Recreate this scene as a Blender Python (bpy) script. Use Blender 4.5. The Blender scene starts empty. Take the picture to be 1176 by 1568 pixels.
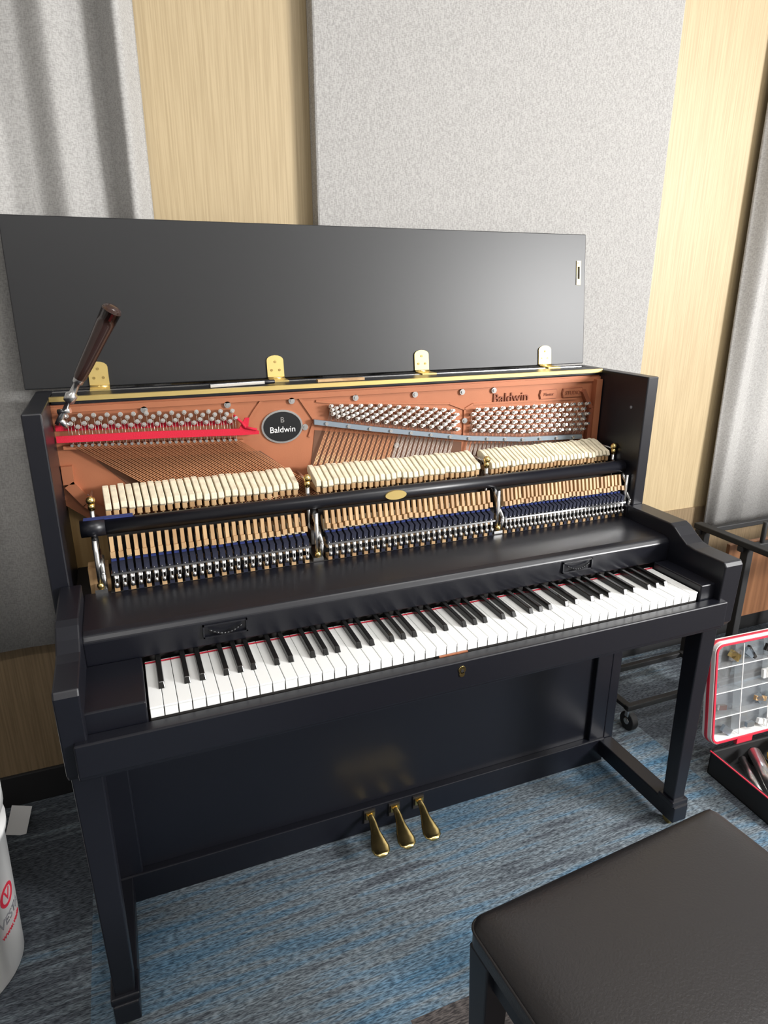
import bpy, math, random
from mathutils import Vector, Matrix
random.seed(4)
S = bpy.context.scene
try:
    S.view_settings.view_transform = 'Standard'
except Exception:
    pass

# ------------------------------------------------------------------ materials
def new_mat(name):
    m = bpy.data.materials.new(name); m.use_nodes = True
    return m, m.node_tree, m.node_tree.nodes['Principled BSDF']

def plain(name, col, rough=0.5, metal=0.0, bump=0.0, bscale=200, coat=0.0, var=0.0, vscale=30, spec=None):
    m, nt, b = new_mat(name)
    b.inputs['Roughness'].default_value = rough
    b.inputs['Metallic'].default_value = metal
    b.inputs['Base Color'].default_value = (*col, 1)
    if coat: b.inputs['Coat Weight'].default_value = coat
    if spec is not None: b.inputs['Specular IOR Level'].default_value = spec
    tc = nt.nodes.new('ShaderNodeTexCoord')
    n = nt.nodes.new('ShaderNodeTexNoise'); n.inputs['Scale'].default_value = vscale
    nt.links.new(tc.outputs['Object'], n.inputs['Vector'])
    if var:
        r = nt.nodes.new('ShaderNodeValToRGB')
        r.color_ramp.elements[0].color = (*[c*(1-var) for c in col], 1)
        r.color_ramp.elements[1].color = (*[min(1, c*(1+var)) for c in col], 1)
        r.color_ramp.elements[0].position = .3; r.color_ramp.elements[1].position = .7
        nt.links.new(n.outputs['Fac'], r.inputs['Fac']); nt.links.new(r.outputs['Color'], b.inputs['Base Color'])
    if bump:
        n2 = nt.nodes.new('ShaderNodeTexNoise'); n2.inputs['Scale'].default_value = bscale
        nt.links.new(tc.outputs['Object'], n2.inputs['Vector'])
        bp = nt.nodes.new('ShaderNodeBump'); bp.inputs['Strength'].default_value = bump; bp.inputs['Distance'].default_value = .002
        nt.links.new(n2.outputs['Fac'], bp.inputs['Height']); nt.links.new(bp.outputs['Normal'], b.inputs['Normal'])
    return m

def streaky(name, c1, c2, scale, rough=.5, bump=.2, detail=4):
    m, nt, b = new_mat(name)
    b.inputs['Roughness'].default_value = rough
    tc = nt.nodes.new('ShaderNodeTexCoord'); mp = nt.nodes.new('ShaderNodeMapping')
    mp.inputs['Scale'].default_value = scale
    n = nt.nodes.new('ShaderNodeTexNoise'); n.inputs['Scale'].default_value = 1; n.inputs['Detail'].default_value = detail
    r = nt.nodes.new('ShaderNodeValToRGB')
    r.color_ramp.elements[0].color = (*c1, 1); r.color_ramp.elements[0].position = .36
    r.color_ramp.elements[1].color = (*c2, 1); r.color_ramp.elements[1].position = .62
    nt.links.new(tc.outputs['Object'], mp.inputs['Vector']); nt.links.new(mp.outputs['Vector'], n.inputs['Vector'])
    nt.links.new(n.outputs['Fac'], r.inputs['Fac']); nt.links.new(r.outputs['Color'], b.inputs['Base Color'])
    bp = nt.nodes.new('ShaderNodeBump'); bp.inputs['Strength'].default_value = bump; bp.inputs['Distance'].default_value = .001
    nt.links.new(n.outputs['Fac'], bp.inputs['Height']); nt.links.new(bp.outputs['Normal'], b.inputs['Normal'])
    return m

def fabric(name, c1, c2):
    m, nt, b = new_mat(name)
    b.inputs['Roughness'].default_value = .95
    b.inputs['Specular IOR Level'].default_value = .1
    tc = nt.nodes.new('ShaderNodeTexCoord')
    outs = []
    for sc in ((620, 620, 130), (130, 130, 620)):
        mp = nt.nodes.new('ShaderNodeMapping'); mp.inputs['Scale'].default_value = sc
        n = nt.nodes.new('ShaderNodeTexNoise'); n.inputs['Scale'].default_value = 1; n.inputs['Detail'].default_value = 0
        nt.links.new(tc.outputs['Object'], mp.inputs['Vector']); nt.links.new(mp.outputs['Vector'], n.inputs['Vector'])
        outs.append(n.outputs['Fac'])
    a = nt.nodes.new('ShaderNodeMath'); a.operation = 'ADD'
    nt.links.new(outs[0], a.inputs[0]); nt.links.new(outs[1], a.inputs[1])
    h = nt.nodes.new('ShaderNodeMath'); h.operation = 'MULTIPLY'; h.inputs[1].default_value = .5
    nt.links.new(a.outputs[0], h.inputs[0])
    r = nt.nodes.new('ShaderNodeValToRGB')
    r.color_ramp.elements[0].color = (*c1, 1); r.color_ramp.elements[0].position = .36
    r.color_ramp.elements[1].color = (*c2, 1); r.color_ramp.elements[1].position = .62
    nt.links.new(h.outputs[0], r.inputs['Fac']); nt.links.new(r.outputs['Color'], b.inputs['Base Color'])
    bp = nt.nodes.new('ShaderNodeBump'); bp.inputs['Strength'].default_value = .1; bp.inputs['Distance'].default_value = .0004
    nt.links.new(h.outputs[0], bp.inputs['Height']); nt.links.new(bp.outputs['Normal'], b.inputs['Normal'])
    return m

def carpet_mat():
    m, nt, b = new_mat('carpet_tiles')
    b.inputs['Roughness'].default_value = .95; b.inputs['Specular IOR Level'].default_value = .15
    L = nt.links.new; N = nt.nodes.new
    tc = N('ShaderNodeTexCoord')
    def noise(scale, det=3):
        mp = N('ShaderNodeMapping'); mp.inputs['Scale'].default_value = scale
        n = N('ShaderNodeTexNoise'); n.inputs['Scale'].default_value = 1; n.inputs['Detail'].default_value = det
        L(tc.outputs['Object'], mp.inputs['Vector']); L(mp.outputs['Vector'], n.inputs['Vector'])
        return n.outputs['Fac']
    fine = noise((70, 330, 1), 2)
    mid = noise((4, 55, 1), 4)
    big = noise((1.3, 3.2, 1), 2)
    sp = N('ShaderNodeSeparateXYZ'); L(tc.outputs['Object'], sp.inputs[0])
    def math_(op, a, c=None, d=None):
        s = N('ShaderNodeMath'); s.operation = op
        for i, v in enumerate((a, c, d)):
            if v is None: continue
            if isinstance(v, (int, float)): s.inputs[i].default_value = v
            else: L(v, s.inputs[i])
        return s.outputs[0]
    cx = math_('FLOOR', math_('ADD', sp.outputs['X'], 1.2)); cy = math_('FLOOR', math_('DIVIDE', math_('ADD', sp.outputs['Y'], .187), .25))
    cb = N('ShaderNodeCombineXYZ'); L(cx, cb.inputs[0]); L(cy, cb.inputs[1])
    wn = N('ShaderNodeTexWhiteNoise'); wn.noise_dimensions = '3D'; L(cb.outputs[0], wn.inputs['Vector'])
    f = math_('MULTIPLY_ADD', wn.outputs['Value'], .08, -.02); f = math_('MULTIPLY_ADD', big, .45, f); f = math_('MULTIPLY_ADD', mid, .5, f)
    side_shade = math_('GREATER_THAN', math_('ABSOLUTE', math_('ADD', sp.outputs['X'], -.05)), .85)
    f = math_('MULTIPLY_ADD', side_shade, -.10, f)  # floor shade on both sides of the piano, painted into the carpet colour
    r = N('ShaderNodeValToRGB'); cr = r.color_ramp
    cr.elements[0].position = .40; cr.elements[0].color = (.060, .070, .085, 1)
    cr.elements[1].position = .64; cr.elements[1].color = (.052, .115, .185, 1)
    e = cr.elements.new(.48); e.color = (.125, .152, .175, 1)
    e = cr.elements.new(.54); e.color = (.090, .14, .190, 1)
    L(f, r.inputs['Fac'])
    fr = N('ShaderNodeValToRGB'); fr.color_ramp.elements[0].position = .36; fr.color_ramp.elements[0].color = (.28, .29, .31, 1)
    fr.color_ramp.elements[1].position = .66; fr.color_ramp.elements[1].color = (1.0, 1.0, 1.0, 1)
    L(fine, fr.inputs['Fac'])
    def mul(a, c):
        x = N('ShaderNodeMix'); x.data_type = 'RGBA'; x.blend_type = 'MULTIPLY'; x.inputs[0].default_value = 1; x.clamp_result = False
        for i, v in ((6, a), (7, c)):
            if isinstance(v, tuple): x.inputs[i].default_value = v
            else: L(v, x.inputs[i])
        return x.outputs[2]
    base = mul(mul(r.outputs['Color'], fr.outputs['Color']), (1.85, 1.80, 1.74, 1))
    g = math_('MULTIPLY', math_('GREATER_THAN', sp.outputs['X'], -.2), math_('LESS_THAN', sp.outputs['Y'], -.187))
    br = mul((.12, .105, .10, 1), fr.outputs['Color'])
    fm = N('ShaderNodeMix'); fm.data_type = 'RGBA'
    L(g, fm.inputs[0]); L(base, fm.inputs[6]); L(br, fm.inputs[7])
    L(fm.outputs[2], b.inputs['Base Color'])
    bp = N('ShaderNodeBump'); bp.inputs['Strength'].default_value = .5; bp.inputs['Distance'].default_value = .002
    L(fine, bp.inputs['Height']); L(bp.outputs['Normal'], b.inputs['Normal'])
    return m

M = {}
M['black'] = plain('satin_black_lacquer', (.0055, .006, .0100), .36, bump=.03, bscale=400)
M['blackgloss'] = plain('glossy_black', (.01, .011, .013), .16)
M['lidblack'] = plain('lid_black_satin', (.0115, .012, .0135), .42)
M['copper'] = plain('copper_bronze_plate', (.40, .148, .073), .42, metal=.3, bump=.05, bscale=300, var=.08, vscale=8)
M['copperdk'] = plain('copper_bronze_edge', (.23, .072, .036), .45, metal=.25)
M['steel'] = plain('nickel_steel', (.62, .62, .62), .27, metal=1)
M['barsteel'] = plain('pressure_bar_steel', (.3, .36, .42), .35, metal=.8)
M['string'] = plain('steel_string', (.62, .55, .49), .32, metal=.85)
M['cstring'] = plain('copper_wound_string', (.72, .36, .19), .3, metal=.8)
M['brass'] = plain('polished_brass', (.80, .60, .24), .22, metal=1)
M['brassl'] = plain('brass_pale', (.66, .50, .19), .42, metal=.75)
M['white'] = plain('key_white', (.88, .89, .88), .22, coat=.3)
M['keyblk'] = plain('key_black', (.008, .008, .008), .2)
M['red'] = plain('red_felt', (.55, .01, .035), .9, bump=.3, bscale=500)
M['felt'] = plain('hammer_felt', (.76, .68, .51), .9, bump=.3, bscale=600, var=.12, vscale=60)
M['maple'] = streaky('maple_wood', (.38, .225, .105), (.53, .35, .18), (30, 30, 6), .55)
M['blue'] = plain('blue_felt', (.02, .035, .16), .9)
M['navy'] = plain('dark_navy_felt', (.012, .015, .035), .8)
M['dark'] = plain('dark_interior', (.012, .01, .009), .8)
M['shadowcu'] = plain('string_shade_brown', (.13, .055, .027), .7)  # painted shade behind the strings, laid as thin sheets on the plate
M['pine'] = streaky('soundboard_spruce', (.42, .26, .10), (.55, .36, .16), (60, 60, 3), .5)
M['whitep'] = plain('white_plastic', (.85, .85, .84), .35)
M['redp'] = plain('red_plastic', (.62, .03, .06), .35)
M['wallwood'] = streaky('wall_wood_laminate', (.395, .298, .165), (.475, .368, .215), (260, 260, 5), .5, bump=.1)
M['lowerwood'] = streaky('lower_wall_wood', (.18, .125, .068), (.245, .175, .10), (200, 200, 5), .5, bump=.1)
M['fabric'] = fabric('acoustic_fabric_grey', (.305, .297, .287), (.43, .42, .406))
M['curtain'] = fabric('curtain_fabric_grey', (.325, .318, .306), (.44, .431, .418))
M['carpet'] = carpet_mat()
M['leather'] = plain('dark_leather', (.018, .0162, .017), .36, bump=.25, bscale=260)
M['ebony'] = plain('dark_walnut_handle', (.03, .012, .009), .22, coat=.5)
M['ceil'] = plain('ceiling_white', (.75, .75, .74), .9)
M['plaster'] = plain('wall_plaster', (.62, .60, .57), .9)
M['plasterd'] = plain('wall_plaster_grey', (.32, .31, .30), .9)
M['trimblk'] = plain('baseboard_black', (.010, .010, .011), .65)
M['paper'] = plain('white_paper', (.8, .8, .8), .8)
M['walnut'] = streaky('walnut_panel', (.12, .05, .02), (.2, .09, .04), (40, 40, 3), .4)
M['yellow'] = plain('yellow_vinyl', (.7, .5, .08), .4)
M['ink'] = plain('grey_ink', (.25, .25, .27), .6)
mm, nt, b = new_mat('clear_plastic')
b.inputs['Base Color'].default_value = (.9, .93, .95, 1); b.inputs['Roughness'].default_value = .05
b.inputs['Transmission Weight'].default_value = .9; b.inputs['IOR'].default_value = 1.2
M['clear'] = mm
mm, nt, b = new_mat('lamp_diffuser')
b.inputs['Emission Color'].default_value = (1, .97, .93, 1); b.inputs['Emission Strength'].default_value = 3
M['lamp'] = mm

# ------------------------------------------------------------------ mesh builder
class MB:
    def __init__(s): s.v = []; s.f = []; s.m = []; s.s = []; s.mats = []
    def mi(s, k):
        if k not in s.mats: s.mats.append(k)
        return s.mats.index(k)
    def add(s, vs, fs, mat, smooth=False):
        o = len(s.v); s.v += [tuple(v) for v in vs]; i = s.mi(mat)
        for k, f in enumerate(fs):
            s.f.append([o + a for a in f]); s.m.append(i)
            s.s.append(smooth[k] if isinstance(smooth, list) else smooth)
    def box(s, x0, x1, y0, y1, z0, z1, mat):
        s.add([(x0,y0,z0),(x1,y0,z0),(x1,y1,z0),(x0,y1,z0),(x0,y0,z1),(x1,y0,z1),(x1,y1,z1),(x0,y1,z1)],
              [(0,3,2,1),(4,5,6,7),(0,1,5,4),(1,2,6,5),(2,3,7,6),(3,0,4,7)], mat)
    def obox(s, c, size, rot, mat):
        x, y, z = [a/2 for a in size]; c = Vector(c)
        vs = [c + rot @ Vector(p) for p in [(-x,-y,-z),(x,-y,-z),(x,y,-z),(-x,y,-z),(-x,-y,z),(x,-y,z),(x,y,z),(-x,y,z)]]
        s.add(vs, [(0,3,2,1),(4,5,6,7),(0,1,5,4),(1,2,6,5),(2,3,7,6),(3,0,4,7)], mat)
    def frame(s, d):
        d = d.normalized(); a = Vector((0,0,1)) if abs(d.z) < .9 else Vector((1,0,0))
        u = d.cross(a).normalized(); return u, d.cross(u)
    def cyl(s, p0, p1, r0, mat, r1=None, n=12, caps=True):
        r1 = r0 if r1 is None else r1
        p0 = Vector(p0); p1 = Vector(p1); u, w = s.frame(p1 - p0)
        vs = []
        for p, r in ((p0, r0), (p1, r1)):
            for i in range(n):
                a = 2*math.pi*i/n; vs.append(p + u*math.cos(a)*r + w*math.sin(a)*r)
        fs = [(i, (i+1) % n, n + (i+1) % n, n + i) for i in range(n)]; sm = [True]*n
        if caps: fs += [tuple(range(n))[::-1], tuple(range(n, 2*n))]; sm += [False, False]
        s.add(vs, fs, mat, sm)
    def lathe(s, base, axis, prof, mat, n=24):
        base = Vector(base); ax = Vector(axis).normalized(); u, w = s.frame(ax)
        vs = []; 
        for h, r in prof:
            for i in range(n):
                a = 2*math.pi*i/n; vs.append(base + ax*h + (u*math.cos(a) + w*math.sin(a))*max(r, 1e-5))
        fs = []
        for k in range(len(prof)-1):
            for i in range(n):
                j = (i+1) % n; fs.append((k*n+i, k*n+j, (k+1)*n+j, (k+1)*n+i))
        s.add(vs, fs, mat, True)
    def sph(s, c, r, mat, n=12, sc=(1,1,1)):
        vs = []; fs = []; m = n//2; c = Vector(c)
        for k in range(m+1):
            t = math.pi*k/m
            for i in range(n):
                a = 2*math.pi*i/n
                rr = max(math.sin(t), 1e-4)
                vs.append(c + Vector((rr*math.cos(a)*r*sc[0], rr*math.sin(a)*r*sc[1], math.cos(t)*r*sc[2])))
        for k in range(m):
            for i in range(n):
                j = (i+1) % n; fs.append((k*n+i, (k+1)*n+i, (k+1)*n+j, k*n+j))
        s.add(vs, fs, mat, True)
    def prismx(s, prof, x0, x1, mat, smooth=False):
        n = len(prof)
        vs = [(x0, y, z) for y, z in prof] + [(x1, y, z) for y, z in prof]
        s.add(vs, [tuple(range(n))[::-1], tuple(range(n, 2*n))] + [(i, (i+1) % n, n+(i+1) % n, n+i) for i in range(n)], mat, smooth)
    def prismy(s, prof, y0, y1, mat):
        n = len(prof)
        vs = [(x, y0, z) for x, z in prof] + [(x, y1, z) for x, z in prof]
        s.add(vs, [tuple(range(n)), tuple(range(n, 2*n))[::-1]] + [(i, n+i, n+(i+1) % n, (i+1) % n) for i in range(n)], mat)
    def tube(s, pts, r, mat, n=8, joints=True):
        for a, b in zip(pts[:-1], pts[1:]): s.cyl(a, b, r, mat, n=n)
        if joints:
            for p in pts[1:-1]: s.sph(p, r, mat, n=8)
    def sweep(s, pts, r, mat, n=8):
        pts = [Vector(p) for p in pts]; m = len(pts); vs = []
        for i in range(m):
            d = (pts[(i+1) % m] - pts[i-1]).normalized(); up = Vector((0,0,1)); sd = d.cross(up).normalized()
            for k in range(n):
                a = 2*math.pi*k/n; vs.append(pts[i] + sd*math.cos(a)*r + up*math.sin(a)*r)
        fs = [(i*n+k, i*n+(k+1) % n, ((i+1) % m)*n+(k+1) % n, ((i+1) % m)*n+k) for i in range(m) for k in range(n)]
        s.add(vs, fs, mat, True)
    def obj(s, name, parent=None, bevel=0, seg=2, sub=0):
        me = bpy.data.meshes.new(name); me.from_pydata(s.v, [], s.f)
        for k in s.mats: me.materials.append(M[k])
        me.polygons.foreach_set('material_index', s.m); me.polygons.foreach_set('use_smooth', s.s)
        me.update()
        import bmesh
        bm = bmesh.new(); bm.from_mesh(me); bmesh.ops.recalc_face_normals(bm, faces=bm.faces); bm.to_mesh(me); bm.free()
        o = bpy.data.objects.new(name, me); S.collection.objects.link(o)
        if parent: o.parent = parent
        if bevel:
            md = o.modifiers.new('bevel', 'BEVEL'); md.width = bevel; md.segments = seg; md.limit_method = 'ANGLE'; md.angle_limit = math.radians(40)
        return o
def empty(name, loc=(0,0,0)):
    o = bpy.data.objects.new(name, None); S.collection.objects.link(o); o.location = loc; return o
def text(body, name, size, loc, rot, mat, parent, ext=.0006):
    c = bpy.data.curves.new(name, 'FONT'); c.body = body; c.size = size; c.extrude = ext; c.align_x = 'CENTER'; c.align_y = 'CENTER'
    o = bpy.data.objects.new(name + '_c', c); S.collection.objects.link(o)
    bpy.context.view_layer.update()
    me = bpy.data.meshes.new_from_object(o.evaluated_get(bpy.context.evaluated_depsgraph_get()))
    bpy.data.objects.remove(o)
    me.materials.clear(); me.materials.append(M[mat])
    o = bpy.data.objects.new(name, me); S.collection.objects.link(o); o.location = loc; o.rotation_euler = rot; o.parent = parent
    return o

# ------------------------------------------------------------------ room
WY = .78
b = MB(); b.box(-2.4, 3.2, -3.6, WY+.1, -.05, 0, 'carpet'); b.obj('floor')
b = MB(); b.box(-2.4, 3.2, -3.6, WY+.1, 3.0, 3.05, 'ceil'); b.obj('ceiling')
b = MB(); b.box(-2.4, 3.2, WY, WY+.1, 0, 3.0, 'wallwood'); b.obj('wall_back')
b = MB(); b.box(-2.4, 3.2, WY-.006, WY, .1, .60, 'lowerwood'); b.obj('trim_1')  # thin band of darker wood along the lower wall
b = MB(); b.box(-2.5, -2.4, -3.6, WY+.1, 0, 3.0, 'plasterd'); b.obj('wall_left')
b = MB()
wy0, wy1, wz0, wz1 = -3.4, -2.0, 1.2, 2.6
b.box(3.2, 3.3, -3.6, wy0, 0, 3, 'plaster'); b.box(3.2, 3.3, wy1, WY+.1, 0, 3, 'plaster')
b.box(3.2, 3.3, wy0, wy1, 0, wz0, 'plaster'); b.box(3.2, 3.3, wy0, wy1, wz1, 3, 'plaster'); b.obj('wall_right')
b = MB(); b.box(-2.5, 3.3, -3.7, -3.6, 0, 3.0, 'plaster'); b.obj('wall_front')
b = MB()
for y in (wy0, (wy0+wy1)/2-.02, wy1-.04): b.box(3.22, 3.28, y, y+.04, wz0, wz1, 'whitep')
for z in (wz0, wz1-.04): b.box(3.22, 3.28, wy0, wy1, z, z+.04, 'whitep')
b.obj('window_1', bevel=.003)
b = MB(); b.box(-2.4, 3.2, WY-.015, WY, 0, .10, 'trimblk'); b.obj('baseboard_back', bevel=.003)
b = MB(); b.box(-.073, 1.037, .73, WY, .62, 2.85, 'fabric'); b.obj('acoustic_wall_panel', bevel=.006)
def curtain(name, x0, x1, z0, z1, y, fn):
    b = MB(); n = 260; rows = 6; vs = []; fs = []
    for k in range(rows+1):
        z = z0 + (z1-z0)*k/rows
        for i in range(n+1):
            x = x0 + (x1-x0)*i/n
            yy = y + fn(x, k/rows)
            vs.append((x, yy, z))
    for k in range(rows):
        for i in range(n):
            a = k*(n+1)+i; fs.append((a, a+1, a+n+2, a+n+1))
    b.add(vs, fs, 'curtain', True)
    o = b.obj(name); md = o.modifiers.new('t', 'SOLIDIFY'); md.thickness = .003
    return o
NL = [(-.471,.034),(-.512,-.046),(-.548,.022),(-.60,.008),(-.65,-.018),(-.71,.018),(-.76,.024),(-.83,-.020),(-.90,.016),(-.98,-.012),(-1.06,.016),(-1.15,-.018),(-1.25,.014),(-1.35,-.014),(-1.47,.014),(-1.6,-.014),(-1.75,.014),(-1.9,-.01)]
NR = [(1.44,.022),(1.48,-.034),(1.55,.014),(1.62,-.024),(1.72,.020),(1.82,-.020),(1.94,.016),(2.05,-.018),(2.2,.014),(2.4,-.014),(2.6,.014),(2.9,-.01)]
def nodes(N, x):
    N = sorted(N)
    for (xa, ya), (xb, yb) in zip(N[:-1], N[1:]):
        if x <= xb+1e-6:
            t = max(0, (x-xa)/(xb-xa)); t = t*t*(3-2*t)*.6 + t*.4; return ya + (yb-ya)*t
    return N[-1][1]
curtain('curtain', -1.9, -.471, .508, 2.9, .733, lambda x, k: nodes(NL, x)*(.12+.88*min(1, k*2.2)))
curtain('curtain', 1.44, 2.9, .53, 2.9, .733, lambda x, k: nodes(NR, x)*(.3+.7*min(1, k*2.2)))

for i, (x, y) in enumerate(((.9, -.9), (-.9, -1.6))):
    b = MB(); b.box(x-.62, x+.62, y-.17, y+.17, 2.96, 3.0, 'whitep'); b.box(x-.58, x+.58, y-.13, y+.13, 2.955, 2.962, 'lamp')
    b.obj('ceiling_light')

# ------------------------------------------------------------------ piano
P = empty('upright_piano')
XL, XR, T = -.768, .71, .035
b = MB()
arm = [(.31,.625),(-.010,.625),(-.020,.64),(-.025,.79),(-.018,.800),(.07,.800),(.095,.804),(.118,.818),(.14,.834),(.155,.840),(.31,.840)]
for x0, x1, a0, a1 in ((XL, XL+T, -.752, -.712), (XR-T, XR, .658, XR+.003)):
    b.box(x0, x1, .31, .62, .02, 1.185, 'black')
    b.prismx(arm, a0, a1, 'black')
XI = XL+T
b.box(.658, XR-T+.001, .31, .37, .79, .838, 'black')
b.box(XI, XR-T, .54, .62, .02, 1.16, 'black')
b.box(XI, XR-T, .495, .62, 1.170, 1.185, 'black')
b.box(XI, XR-T, -.03, .31, .632, .695, 'black')
b.box(XI, XR-T, -.034, -.006, .640, .704, 'black')
b.box(XI, -.616, -.004, .15, .69, .742, 'black')
b.box(.616, XR-T, -.004, .15, .69, .742, 'black')
b.prismx([(.152,.738),(.148,.790),(.156,.801),(.17,.804),(.335,.806),(.335,.78),(.17,.78),(.17,.738)], -.713, .659, 'black')
b.box(XI, XR-T, .17, .54, .70, .79, 'dark')
b.box(XI, XR-T, .325, .345, .08, .64, 'black')
b.box(XI, XI+.055, .31, .34, .08, .64, 'black'); b.box(XR-T-.055, XR-T, .31, .34, .08, .64, 'black')
b.box(XI, XR-T, .305, .345, .0, .082, 'black')
b.box(XI+.055, XR-T-.055, .318, .33, .60, .635, 'black')
for cx in (-.725, .68):
    h0, h1 = .025, .019
    vs = []
    for z, h in ((.085, h1), (.626, h0)):
        vs += [(cx-h, .03-h, z), (cx+h, .03-h, z), (cx+h, .03+h, z), (cx-h, .03+h, z)]
    b.add(vs, [(0,3,2,1),(4,5,6,7),(0,1,5,4),(1,2,6,5),(2,3,7,6),(3,0,4,7)], 'black')
    b.box(cx-.027, cx+.027, .003, .057, .075, .092, 'black')
    b.box(cx-.024, cx+.024, -.002, .31, .028, .078, 'black')
b.obj('case', P, bevel=.003)
b = MB()
for cx in (-.725, .68):
    b.cyl((cx-.01, .03, .016), (cx+.01, .03, .016), .0155, 'brass', n=20); b.cyl((cx, .03, .02), (cx, .03, .03), .007, 'brass')
b.obj('casters', P)
b = MB(); b.prismx([(.627,1.188),(.669,1.55),(.689,1.548),(.647,1.186)], -.79, .715, 'lidblack'); b.obj('lid', P, bevel=.002)
b = MB()
rl = Matrix.Rotation(-math.atan2(.042, .362), 3, 'X')
for hx in (-.635, -.225, .178, .575):
    prof = []
    w, h = .021, .052
    for i in range(9):
        a = math.pi*i/8; prof.append((w*math.cos(a), h-.01+.012*math.sin(a)))
    prof = [(w, 0)] + prof + [(-w, 0)]
    n = len(prof)
    vs = []
    for d in (-.002, .001):
        for x, z in prof: vs.append(Vector((hx, .6255, 1.19)) + rl @ Vector((x, d, z)))
    b.add(vs, [tuple(range(n)), tuple(range(n, 2*n))[::-1]] + [(i, n+i, n+(i+1) % n, (i+1) % n) for i in range(n)], 'brassl')
    b.box(hx-.021, hx+.021, .575, .622, 1.185, 1.188, 'brassl')
    b.cyl((hx-.021, .622, 1.1885), (hx+.021, .622, 1.1885), .0035, 'brass')
    for dx, z in ((-.01, .018), (.01, .018), (0, .038)):
        c = Vector((hx, .6255, 1.19)) + rl @ Vector((dx, -.002, z)); b.cyl(c, c + Vector((0, -.0015, 0)), .003, 'brass')
c = Vector((.69, .656, 1.445))
b.obox(c, (.014, .003, .066), rl, 'brassl'); b.obox(c + Vector((0, -.002, 0)), (.005, .003, .034), rl, 'dark')
for dz in (-.027, .027): b.cyl(c + Vector((0, -.001+dz*.1, dz)), c + Vector((0, -.003+dz*.1, dz)), .003, 'brass')
b.box(XI, XR-T, .490, .500, 1.178, 1.1875, 'brassl')
b.box(XI, XR-T, .583, .5865, 1.183, 1.1865, 'steel')
b.cyl((-.03, -.0335, .685), (-.03, -.036, .685), .008, 'brass', n=20)
b.cyl((-.03, -.0335, .675), (-.03, -.036, .675), .006, 'brass', n=20); b.cyl((-.03, -.0355, .683), (-.03, -.0368, .683), .0035, 'dark', n=12)
b.box(-.066, -.002, -.0055, -.002, .703, .7055, 'copper')
for y, z in ((.36, 1.10), (.36, .88)): b.cyl((XR-T-.001, y, z), (XR-T+.001, y, z), .004, 'barsteel')
b.obj('hardware', P)
b = MB()
for hx in (-.458, .375):
    w, h, z, y = .043, .014, .772, .1475
    b.box(hx-w, hx+w, y-.003, y+.002, z+h-.003, z+h, 'black'); b.box(hx-w, hx+w, y-.003, y+.002, z-h, z-h+.003, 'black')
    b.box(hx-w, hx-w+.003, y-.003, y+.002, z-h, z+h, 'black'); b.box(hx+w-.003, hx+w, y-.003, y+.002, z-h, z+h, 'black')
    pts = [(hx - .032 + .064*i/10, y-.004-.004*math.sin(math.pi*i/10), z+.004-.01*math.sin(math.pi*i/10)) for i in range(11)]
    b.tube(pts, .0022, 'blackgloss')
b.obj('fallboard_handles', P)

b = MB(); kb = MB(); KW = 1.2254/52; x0 = -.6127
for i in range(52):
    xa = x0 + i*KW + .0005; xb = x0 + (i+1)*KW - .0005
    dz = random.uniform(-.0004, .0004)
    b.box(xa, xb, 0, .158, .7215+dz, .725+dz, 'white')
    b.box(xa+.0003, xb-.0003, .0015, .158, .703, .722+dz, 'white')
    if i % 7 in (0, 2, 3, 5, 6) and i < 51:
        c = x0 + (i+1)*KW
        off = {0: .001, 2: -.0018, 3: .0018, 5: -.0022, 6: 0}[i % 7]; c += off
        kb.add([(c-.0058,.052,.725),(c+.0058,.052,.725),(c+.0058,.158,.725),(c-.0058,.158,.725),
                (c-.0045,.058,.7365),(c+.0045,.058,.7365),(c+.0045,.158,.738),(c-.0045,.158,.738)],
               [(0,3,2,1),(4,5,6,7),(0,1,5,4),(1,2,6,5),(2,3,7,6),(3,0,4,7)], 'keyblk')
b.box(x0, x0+52*KW, .002, .158, .697, .715, 'dark')
b.box(x0, x0+52*KW, .1475, .151, .7258, .7275, 'red')
b.obj('white_keys', P, bevel=.0008); kb.obj('black_keys', P, bevel=.0012)

b = MB()
for px in (-.104, -.032, .040):
    b.box(px-.016, px+.016, .300, .3055, .035, .075, 'dark')
    path = [(.31, .060, .009), (.285, .066, .009), (.265, .064, .010), (.245, .054, .013), (.222, .047, .020), (.200, .045, .0245), (.184, .045, .022), (.173, .045, .011)]
    vs = []; n = 10
    for y, z, w in path:
        for i in range(n):
            a = 2*math.pi*i/n; vs.append((px + w*math.cos(a) - (.31-y)*.08, y, z + .005*math.sin(a)))
    fs = [(k*n+i, k*n+(i+1) % n, (k+1)*n+(i+1) % n, (k+1)*n+i) for k in range(len(path)-1) for i in range(n)]
    fs += [tuple(range(n)), tuple(range((len(path)-1)*n, len(path)*n))]
    b.add(vs, fs, 'brass', True)
    b.box(px-.012, px+.012, .295, .305, .05, .07, 'brass')
b.obj('pedals', P)

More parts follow.
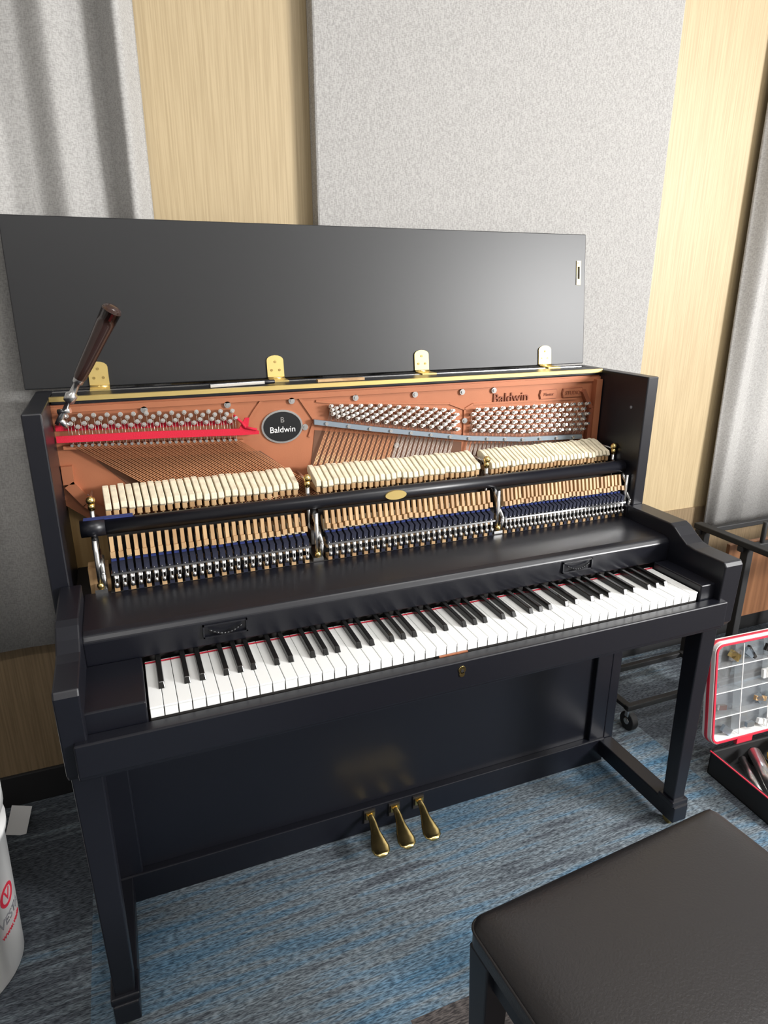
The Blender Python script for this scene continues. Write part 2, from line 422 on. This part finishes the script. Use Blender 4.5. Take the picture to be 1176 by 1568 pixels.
# ---------------- interior: plate
PY = .50
b = MB()
b.prismy([(-.733,1.174),(.675,1.174),(.675,.80),(-.58,.80),(-.63,.86),(-.733,.95)], PY, PY+.02, 'copper')
b.box(-.733, .675, .53, .54, .78, 1.16, 'pine')
def rib(pts, w, y0, mat='copper'):
    for (xa, za), (xb, zb) in zip(pts[:-1], pts[1:]):
        d = Vector((xb-xa, 0, zb-za)); L = d.length; nrm = Vector((-d.z, 0, d.x))/L*w/2
        prof = [(xa+nrm.x, za+nrm.z), (xb+nrm.x, zb+nrm.z), (xb-nrm.x, zb-nrm.z), (xa-nrm.x, za-nrm.z)]
        b.prismy(prof, y0, PY+.001, mat)
rib([(-.733,1.160),(.675,1.160)], .012, PY-.006)
rib([(-.72,1.04),(-.72,1.0),(-.69,.955),(-.61,.885)], .022, PY-.014)
rib([(.662,1.16),(.662,.82)], .02, PY-.02)
rib([(.615,1.13),(.645,1.08),(.645,.96)], .012, PY-.016, 'copperdk')
rib([(-.29,1.155),(-.31,1.13),(-.33,1.10)], .006, PY-.004)
rib([(-.2,1.155),(-.165,1.10),(-.18,1.06)], .006, PY-.004)
rib([(-.16,1.145),(-.11,1.138),(.2,1.118),(.245,1.10),(.245,1.02)], .005, PY-.004)
rib([(.245,1.10),(.27,1.112),(.60,1.108)], .005, PY-.004)
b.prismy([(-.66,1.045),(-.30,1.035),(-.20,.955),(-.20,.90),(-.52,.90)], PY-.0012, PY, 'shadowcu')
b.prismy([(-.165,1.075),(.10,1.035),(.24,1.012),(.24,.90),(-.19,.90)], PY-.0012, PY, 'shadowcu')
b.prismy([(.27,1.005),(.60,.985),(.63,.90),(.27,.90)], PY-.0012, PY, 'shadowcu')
b.obj('iron_plate', P, bevel=0)
b = MB()
for sx, sz in ((-.55,1.15),(-.37,1.15),(-.22,1.15),(-.06,1.148),(.1,1.147),(.235,1.146),(.33,1.145),(.63,1.06),(-.19,1.085),(.05,1.02),(.245,1.07),(-.69,.965)):
    b.cyl((sx, PY+.001, sz), (sx, PY-.006, sz), .0075, 'steel', n=16); b.cyl((sx, PY-.006, sz), (sx, PY-.0085, sz), .004, 'steel', n=12)
def ell(cx, cz, rx, rz, y0, y1, mat, n=40):
    b.prismy([(cx+rx*math.cos(2*math.pi*i/n), cz+rz*math.sin(2*math.pi*i/n)) for i in range(n)], y0, y1, mat)
ell(-.245, 1.090, .050, .040, PY-.004, PY+.001, 'steel'); ell(-.245, 1.090, .0455, .0355, PY-.0055, PY, 'blackgloss')
for cx, w in ((.505, .026), (.585, .032)):
    prof = [(cx-w, 1.112), (cx+w, 1.112), (cx+w+.004, 1.125), (cx+w, 1.138), (cx-w, 1.138), (cx-w-.004, 1.125)]
    b.prismy(prof, PY-.003, PY+.001, 'copperdk'); b.prismy([(a*.94+cx*.06, z*.9+1.125*.1) for a, z in prof], PY-.0045, PY, 'copper')
b.obj('plate_fittings', P)
rx = (math.radians(90), 0, 0)
text('Baldwin', 'medallion_text', .020, (-.245, PY-.006, 1.083), rx, 'paper', P)
text('B', 'medallion_monogram', .018, (-.245, PY-.006, 1.106), rx, 'steel', P)
text('Baldwin', 'plate_lettering', .036, (.385, PY-.001, 1.122), rx, 'copperdk', P, .0025)
text('STUDIO', 'plate_tag_text', .014, (.585, PY-.005, 1.125), rx, 'copperdk', P, .0008)
text('Master', 'plate_tag_text2', .012, (.505, PY-.005, 1.125), rx, 'copperdk', P, .0008)

def lerp(pts, x):
    for (xa, za), (xb, zb) in zip(pts[:-1], pts[1:]):
        if x <= xb: return za + (zb-za)*(x-xa)/(xb-xa)
    return pts[-1][1]
pins = MB(); st = MB()
def pin(x, z, r=.0035):
    t = .006
    pins.cyl((x, PY+.002, z-.002), (x, PY-.028, z+t), r, 'steel', n=8)
    pins.cyl((x, PY-.006, z), (x, PY-.017, z+.003), r+.0015, 'string', n=8)
nb = 27
for i in range(nb):
    x = -.705 + i*.0132
    for r in range(2):
        xx = x + r*.0062; z = 1.146 - r*.017 - (i/nb)*.012 - (.007 if i % 2 else 0)
        pin(xx, z, .0037)
        z1 = 1.087 - .016*(i/nb); x1 = x + r*.0056
        st.cyl((xx, PY-.012, z), (x1, PY-.014, z1), .0006, 'string', n=5)
        st.cyl((x1, PY-.014, z1), (x1 + (z1-.80)*1.38, PY-.026, .80), .0012, 'cstring', n=6)
    pins.cyl((x+.003, PY, 1.086-.016*(i/nb)), (x+.003, PY-.022, 1.086-.016*(i/nb)), .0032, 'steel', n=8)
pins.prismy([(-.72,1.084),(-.34,1.068),(-.34,1.061),(-.72,1.077)], PY-.014, PY, 'copper')
top = [(-.14, 1.135), (.0, 1.128), (.235, 1.098), (.26, 1.10), (.64, 1.095)]
bar = [(-.17, 1.098), (-.02, 1.07), (.11, 1.048), (.25, 1.025), (.42, 1.008), (.62, 1.0)]
nt_ = 61
for i in range(nt_):
    x = -.125 + i*(.755/(nt_-1)) 
    if .225 < x < .255: continue
    zt = lerp(top, x) - .004; zb = lerp(bar, x) + .016
    for r in range(3):
        f = (r + (i % 2)*.5)/2.6
        z = zt + (zb-zt)*f; xx = x + (r-1)*.0022
        pin(xx, z)
        x1 = x + (r-1)*.0030 - .004; zz = lerp(bar, x)
        st.cyl((xx, PY-.012, z), (x1, PY-.006, zz), .0005, 'string', n=4)
        lean = .42 - .34*(i/nt_)
        st.cyl((x1, PY-.008, zz), (x1 - (zz-.8)*lean, PY-.016, .80), .0007, 'string' if i > 14 else 'cstring', n=5)
for (xa, za), (xb, zb) in zip(bar[:-1], bar[1:]):
    pins.prismy([(xa, za+.006), (xb, zb+.006), (xb, zb-.006), (xa, za-.006)], PY-.018, PY-.008, 'barsteel')
for i in range(14):
    x = -.14 + i*.056; z = lerp(bar, x); pins.cyl((x, PY-.017, z), (x, PY-.022, z), .0042, 'steel', n=10)
pins.obj('tuning_pins', P); st.obj('strings', P)
b = MB()
b.prismy([(-.73,1.108),(-.55,1.105),(-.35,1.096),(-.335,1.12),(-.325,1.12),(-.33,1.094),(-.305,1.088),(-.305,1.080),(-.35,1.081),(-.55,1.089),(-.73,1.094)], PY-.022, PY-.018, 'red')
b.tube([(-.36,PY-.02,1.128),(-.345,PY-.024,1.112),(-.335,PY-.024,1.098),(-.31,PY-.024,1.092)], .003, 'red')
b.prismy([(-.73,1.128),(-.36,1.114),(-.36,1.104),(-.73,1.116)], PY-.006, PY-.002, 'red')
b.obj('red_temperament_felt', P)

# ---------------- action
hm = MB(); ac = MB()
secs = [(-.655, -.235, 27), (-.195, .245, 30), (.275, .655, 31)]
for si, (xa, xb, n) in enumerate(secs):
    for i in range(n):
        x = xa + (xb-xa)*(i+.5)/n; w = (xb-xa)/n*.40
        j = random.uniform(-.0015, .0015); sk = .010 if si == 0 else (.004 if si == 1 else .008)
        prof = [(.398,.962),(.402,.974),(.425,.982),(.455,.994),(.468,.996),(.476,.988),(.474,.978),(.455,.970),(.43,.962),(.405,.956)]
        nn = len(prof); vs = []
        for sgn in (-1, 1):
            for (y, z) in prof: vs.append((x + sgn*w - (y-.43)*sk*10*.5, y + j, z + j))
        hm.add(vs, [tuple(range(nn))[::-1], tuple(range(nn, 2*nn))] + [(k, (k+1) % nn, nn+(k+1) % nn, nn+k) for k in range(nn)], 'felt')
        hm.box(x-w*.85, x+w*.85, .402+j, .455+j, .945+j, .958+j, 'maple')
        ac.cyl((x, .415, .952), (x, .372, .865), .0028, 'maple', n=6)
        r = Matrix.Rotation(math.radians(-14), 3, 'X')
        ac.obox((x, .345+j, .902), (w*1.25, .010, .034), r, 'maple')
        ac.obox((x, .337+j, .884+j), (w*1.5, .022, .012), r, 'maple')
        ac.obox((x, .356, .880), (w*1.3, .012, .030), r, 'felt')
        ac.obox((x, .332, .858+j*.5), (w*1.75, .020, .017), Matrix.Rotation(math.radians(12), 3, 'X'), 'navy')
        ac.obox((x, .345, .869), (w*1.6, .012, .005), r, 'blue')
        ac.box(x-w*.7, x+w*.7, .335, .38, .832, .843, 'maple')
        ac.cyl((x-w*.3, .322, .852), (x-w*.3, .318, .822), .0015, 'steel', n=5)
        ac.cyl((x+w*.8, .326, .850), (x+w*.6, .322, .815), .0011, 'steel', n=5)
        ac.cyl((x, .318, .818), (x, .318, .828), .0042, 'steel', n=8)
        ac.box(x-w*.5, x+w*.5, .320, .326, .836, .842, 'whitep')
        ac.box(x-w*.8, x+w*.8, .322, .345, .806, .817, 'navy' if i % 2 else 'maple')
        ac.box(x-w*.9, x+w*.9, .40, .41, .86, .94, 'dark')
    ac.box(xa, xb, .385, .398, .80, .93, 'dark')
    ac.box(xa, xb, .315, .335, .846, .850, 'steel')
hm.obj('hammers', P, bevel=.0015); ac.obj('action_parts', P)
b = MB()
b.cyl((-.70, .36, .938), (.668, .36, .938), .0165, 'black', n=28)
b.cyl((-.702, .36, .938), (-.655, .36, .938), .018, 'black', n=28)
b.box(-.695, -.60, .357, .374, .953, .9565, 'blue')
b.prismy([(-.016+.027*math.cos(2*math.pi*i/28), .938+.011*math.sin(2*math.pi*i/28)) for i in range(28)], .340, .350, 'brassl')
for bx in (-.678, -.215, .262, .667):
    b.cyl((bx, .40, .79), (bx, .40, .975), .005, 'steel', n=10); b.sph((bx, .40, .985), .0095, 'brass'); b.cyl((bx, .40, .965), (bx, .40, .978), .007, 'brass')
    b.cyl((bx, .335, .80), (bx, .335, .92), .0055, 'steel', n=10)
    b.tube([(bx, .335, .90), (bx, .365, .925), (bx, .40, .945)], .0065, 'steel')
    b.box(bx-.012, bx+.012, .325, .40, .79, .815, 'steel')
    b.tube([(bx+.008, .33, .815), (bx+.008, .322, .85), (bx+.008, .35, .88)], .005, 'steel')
    b.sph((bx, .33, .822), .008, 'brass')
    b.box(bx-.006, bx+.006, .36, .42, .835, .87, 'steel')
    b.cyl((bx, .40, .978), (bx, .495, .978), .003, 'steel', n=8)
b.box(-.70, -.66, .36, .40, .79, .85, 'maple')
b.box(-.66, .66, .322, .338, .803, .807, 'dark')
b.obj('action_brackets', P)

# ------------------------------------------------------------------ tuning lever
b = MB()
p0 = Vector((-.722, .470, 1.135)); p1 = Vector((-.586, .40, 1.370)); d = (p1-p0)
tl = d.length; ax = d.normalized()
b.lathe(p0, ax, [(.0,.0),(.0,.006),(.02,.0065),(.03,.0045),(.055,.005),(.058,.011),(.075,.012),(.078,.007),(.10,.0065),(.103,.0105),(.112,.0108)], 'steel')
b.lathe(p0, ax, [(.112,.0108),(.118,.0125),(.15,.014),(.20,.0155),(.24,.0175),(.27,.019),(tl-.012,.0195),(tl-.004,.016),(tl,.007),(tl,.0)], 'ebony')
q = p0 + ax*.03
b.cyl((-.705, PY-.030, 1.128), p0 + ax*.012, .0065, 'steel')
b.cyl(q + Vector((-.01, .004, 0)), q + Vector((.014, -.004, .004)), .006, 'steel')
b.obj('tuning_lever')
b = MB(); b.box(-.15, -.03, .51, .525, 1.1875, 1.194, 'maple'); b.obj('wooden_stick', bevel=.001)
b = MB(); b.obox((-.34, .52, 1.192), (.13, .012, .008), Matrix.Rotation(.15, 3, 'Z'), 'steel'); b.cyl((-.285,.53,1.192),(-.25,.535,1.192),.005,'black'); b.obj('screwdriver', bevel=.001)

# ------------------------------------------------------------------ bench
Bn = empty('piano_bench', (.068, -.55, .020)); Bn.rotation_euler = (0, 0, math.radians(4))
hw, hd = .262, .175
b = MB(); nx, ny = 32, 24; vs = []; fs = []
def seat_z(u, v):
    return .475 + .03*(1 - max(abs(u), abs(v))**10)**.5 + .004*(1-u*u)*(1-v*v)
def sq(t): return math.copysign(1-(1-abs(t))**1.6, t)
def rc(u, v):
    x, y = u*hw, v*hd; R_ = .022
    ax_, ay = abs(x)-(hw-R_), abs(y)-(hd-R_)
    if ax_ > 0 and ay > 0:
        m = max(ax_, ay); l = math.hypot(ax_, ay)
        k = m/l
        x = math.copysign(hw-R_+ax_*k, x); y = math.copysign(hd-R_+ay*k, y)
    return x, y
for j in range(ny+1):
    for i in range(nx+1):
        u = sq(2*i/nx-1); v = sq(2*j/ny-1); x, y = rc(u, v)
        vs.append((x, y, seat_z(u, v)))
for j in range(ny):
    for i in range(nx):
        a = j*(nx+1)+i; fs.append((a, a+1, a+nx+2, a+nx+1))
b.add(vs, fs, 'leather', True)
ring = [j for j in range(nx+1)] + [(k)*(nx+1)+nx for k in range(1, ny+1)] + [ny*(nx+1)+i for i in range(nx-1, -1, -1)] + [k*(nx+1) for k in range(ny-1, 0, -1)]
rv = [vs[k] for k in ring]; n = len(rv)
wall = rv + [(x*1.0, y*1.0, .448) for x, y, z in rv] + [(x*.985, y*.98, .442) for x, y, z in rv]
fs = [(i, (i+1) % n, n+(i+1) % n, n+i) for i in range(n)] + [(n+i, n+(i+1) % n, 2*n+(i+1) % n, 2*n+i) for i in range(n)] + [tuple(range(2*n, 3*n))]
b.add(wall, fs, 'leather', True)
b.sweep([(x, y, .477) for x, y, z in rv], .0026, 'leather', n=8)
b.obj('seat', Bn)
b = MB()
b.box(-.245, .245, -.158, .158, .385, .443, 'black')
for sx in (-1, 1):
    for sy in (-1, 1):
        cx, cy = sx*.235, sy*.148; vs = []
        for z, h in ((-.02, .014), (.44, .024)):
            vs += [(cx-h, cy-h, z), (cx+h, cy-h, z), (cx+h, cy+h, z), (cx-h, cy+h, z)]
        b.add(vs, [(0,3,2,1),(4,5,6,7),(0,1,5,4),(1,2,6,5),(2,3,7,6),(3,0,4,7)], 'black')
b.obj('frame', Bn, bevel=.003)

# ------------------------------------------------------------------ bucket
bx, by = -1.078, .27
b = MB()
b.lathe((bx, by, 0), (0,0,1), [(.0,.0),(.0,.135),(.006,.138),(.34,.150),(.34,.156),(.355,.157),(.357,.151),(.395,.152),(.395,.159),(.44,.160),(.447,.154),(.447,.0)], 'whitep', n=48)
B_ = b.obj('plastic_bucket')
def wrap(body, name, size, z, ang, mat, r):
    o = text(body, name, size, (0,0,0), (0,0,0), mat, B_, .0006)
    for v in o.data.vertices:
        a = ang + v.co.x/r; zz = z + v.co.y; rr = .1375 + .0355*zz + .001 + v.co.z
        v.co = (bx + rr*math.cos(a), by + rr*math.sin(a), zz)
fa = math.radians(-14)
wrap('VESTA', 'label_text', .030, .15, fa, 'ink', .143); wrap('www.vesta', 'label_small', .018, .12, fa, 'redp', .143)
wrap('O', 'label_ring', .07, .20, fa-.02, 'redp', .143); wrap('V', 'label_mark', .035, .202, fa-.02, 'redp', .143)
b = MB(); b.obox((-.985, .66, .035), (.05, .002, .075), Matrix.Rotation(math.radians(-25), 3, 'X') @ Matrix.Rotation(.3, 3, 'Y'), 'paper'); b.obj('paper_sheet')

# ------------------------------------------------------------------ tool organizer case
Cs = empty('tool_organizer_case', (.922, -.10, 0)); Cs.rotation_euler = (0, 0, math.radians(-3))
b = MB(); W, D, H = .46, .24, .08
b.box(0, W, 0, D, 0, .008, 'trimblk')
for a in ((0, W, 0, .008), (0, W, D-.008, D), (0, .008, 0, D), (W-.008, W, 0, D)): b.box(*a, 0, H, 'trimblk')
b.box(.15, .156, 0, D, 0, H-.02, 'trimblk'); b.box(.15, W, .12, .125, 0, H-.02, 'trimblk')
b.obj('base', Cs, bevel=.003)
b = MB()
for a in ((-.002, W+.002, -.002, .002), (-.002, .002, 0, D)): b.box(*a, H-.003, H, 'redp')
b.obj('base_gasket', Cs)
R = Matrix.Rotation(math.radians(-8), 3, 'X')
b = MB(); o0 = Vector((0, D+.01, H+.012))
def lb(x0, x1, z0, z1, y0, y1, mat): b.obox(o0 + R @ Vector(((x0+x1)/2, (y0+y1)/2, (z0+z1)/2)), (x1-x0, y1-y0, z1-z0), R, mat)
Hh = .325
def rrect(w, h, r, ins):
    out = []
    for cx, cz, a0 in ((w-r, h-r, 0), (r, h-r, 90), (r, r, 180), (w-r, r, 270)):
        for k in range(7):
            a = math.radians(a0+15*k); out.append((cx+(r-ins)*math.cos(a), cz+(r-ins)*math.sin(a)))
    return out
def ringframe(ins0, ins1, y0, y1, mat):
    A = rrect(W, Hh, .03, ins0); Bq = rrect(W, Hh, .03, ins1); n = len(A)
    vs = [o0 + R @ Vector((x, y0, z)) for x, z in A] + [o0 + R @ Vector((x, y0, z)) for x, z in Bq] + [o0 + R @ Vector((x, y1, z)) for x, z in A] + [o0 + R @ Vector((x, y1, z)) for x, z in Bq]
    fs = []
    for i in range(n):
        j = (i+1) % n
        fs += [(i, j, n+j, n+i), (2*n+i, 3*n+i, 3*n+j, 2*n+j), (i, 2*n+i, 2*n+j, j), (n+i, n+j, 3*n+j, 3*n+i)]
    b.add(vs, fs, mat)
ringframe(0, .011, -.006, .028, 'whitep')
ringframe(.003, .009, -.010, -.005, 'redp')
ringframe(-.002, .004, .008, .018, 'redp')
b.box(.10, .16, D+.0, D+.012, H-.004, H+.02, 'redp'); b.box(.32, .38, D+.0, D+.012, H-.004, H+.02, 'redp')
b.obj('lid_frame', Cs)
b = MB()
lb(.012, W-.012, .012, Hh-.012, .024, .027, 'clear')
for z in (.085, .165, .245): lb(.012, W-.012, z-.001, z+.001, -.004, .024, 'clear'); lb(.012, W-.012, z-.001, z+.001, -.006, -.004, 'whitep')
for x in (.11, .22, .34): lb(x-.001, x+.001, .015, Hh-.015, -.004, .024, 'clear'); lb(x-.001, x+.001, .015, Hh-.015, -.006, -.004, 'whitep')
b.obj('lid_compartments', Cs)
b = MB()
for k in range(30):
    x = .02+random.random()*.40; z = .02 + .08*random.randrange(4)
    c = o0 + R @ Vector((x, .008, z+.01)); b.obox(c, (.02+random.random()*.03, .010, .008+random.random()*.02), R @ Matrix.Rotation(random.random(), 3, 'Y'), random.choice(['steel', 'whitep', 'barsteel', 'maple', 'barsteel', 'dark', 'brass']))
b.cyl((.03, .02, .07), (.13, .20, .07), .018, 'steel', n=20); b.cyl((.02, .06, .045), (.10, .21, .045), .012, 'steel', n=16)
for k in range(3): b.lathe((.20+.03*k, .17, .04+.02*k), (.2, .3, 1), [(0,.018),(0,.032),(.02,.032),(.02,.018),(0,.018)], 'yellow')
b.cyl((.18, .05, .065), (.34, .09, .065), .012, 'redp', n=14); b.cyl((.34, .09, .065), (.42, .10, .065), .004, 'steel')
b.obj('tools', Cs)

# ------------------------------------------------------------------ rolling stand
b = MB()
for y in (.40, .60):
    b.box(.84, 2.0, y-.010, y+.010, .075, .095, 'trimblk')
    for x in (.86, 1.98):
        b.cyl((x-.012, y, .033), (x+.012, y, .033), .032, 'trimblk', n=20); b.cyl((x-.014, y, .033), (x+.014, y, .033), .012, 'steel', n=14)
        b.box(x-.016, x+.016, y-.008, y+.008, .05, .078, 'steel')
b.box(.84, .865, .40, .60, .078, .093, 'trimblk'); b.box(1.26, 1.29, .40, .60, .08, .098, 'trimblk')
for x in (1.28, 1.93):
    for y in (.42, .60): b.box(x, x+.028, y-.014, y+.014, .09, .585, 'trimblk')
b.box(1.31, 1.93, .50, .515, .26, .56, 'walnut')
for x in (1.27, 1.93): b.box(x, x+.035, .20, .63, .585, .605, 'trimblk')
for y in (.22, .42, .60): b.box(1.27, 1.96, y, y+.022, .566, .586, 'trimblk')
b.cyl((1.37, .43, .58), (1.37, .43, .66), .008, 'trimblk')
b.obj('rolling_stand', bevel=.003)

# ------------------------------------------------------------------ lights
def area(name, loc, tgt, sx, sy, power, col):
    l = bpy.data.lights.new(name, 'AREA'); l.shape = 'RECTANGLE'; l.size = sx; l.size_y = sy; l.energy = power; l.color = col
    o = bpy.data.objects.new(name, l); S.collection.objects.link(o); o.location = loc
    o.rotation_euler = (Vector(tgt) - Vector(loc)).to_track_quat('-Z', 'Y').to_euler(); return o
area('window_daylight', (3.12, -2.7, 2.0), (.2, -.1, .6), .9, .8, 265, (1, .992, .98))
area('ceiling_lamp_glow', (.9, -.9, 2.93), (.9, -.9, 0), 1.16, .26, 25, (1, .98, .95))
area('ceiling_lamp_glow.001', (-.9, -1.6, 2.93), (-.9, -1.6, 0), 1.16, .26, 18, (1, .98, .95))
w = bpy.data.worlds.new('World'); S.world = w; w.use_nodes = True
bg = w.node_tree.nodes['Background']; bg.inputs[0].default_value = (.8, .9, 1, 1); bg.inputs[1].default_value = 1.5

# ------------------------------------------------------------------ camera
cd = bpy.data.cameras.new('camera'); cam = bpy.data.objects.new('camera', cd); S.collection.objects.link(cam)
cam.location = (-.599, -1.04, 1.40); cam.rotation_euler = (math.radians(90-18.6), 0, math.radians(-21.8))
cd.sensor_fit = 'VERTICAL'; cd.sensor_height = 24; cd.lens = 24*1014/1568; cd.clip_start = .02
S.camera = cam
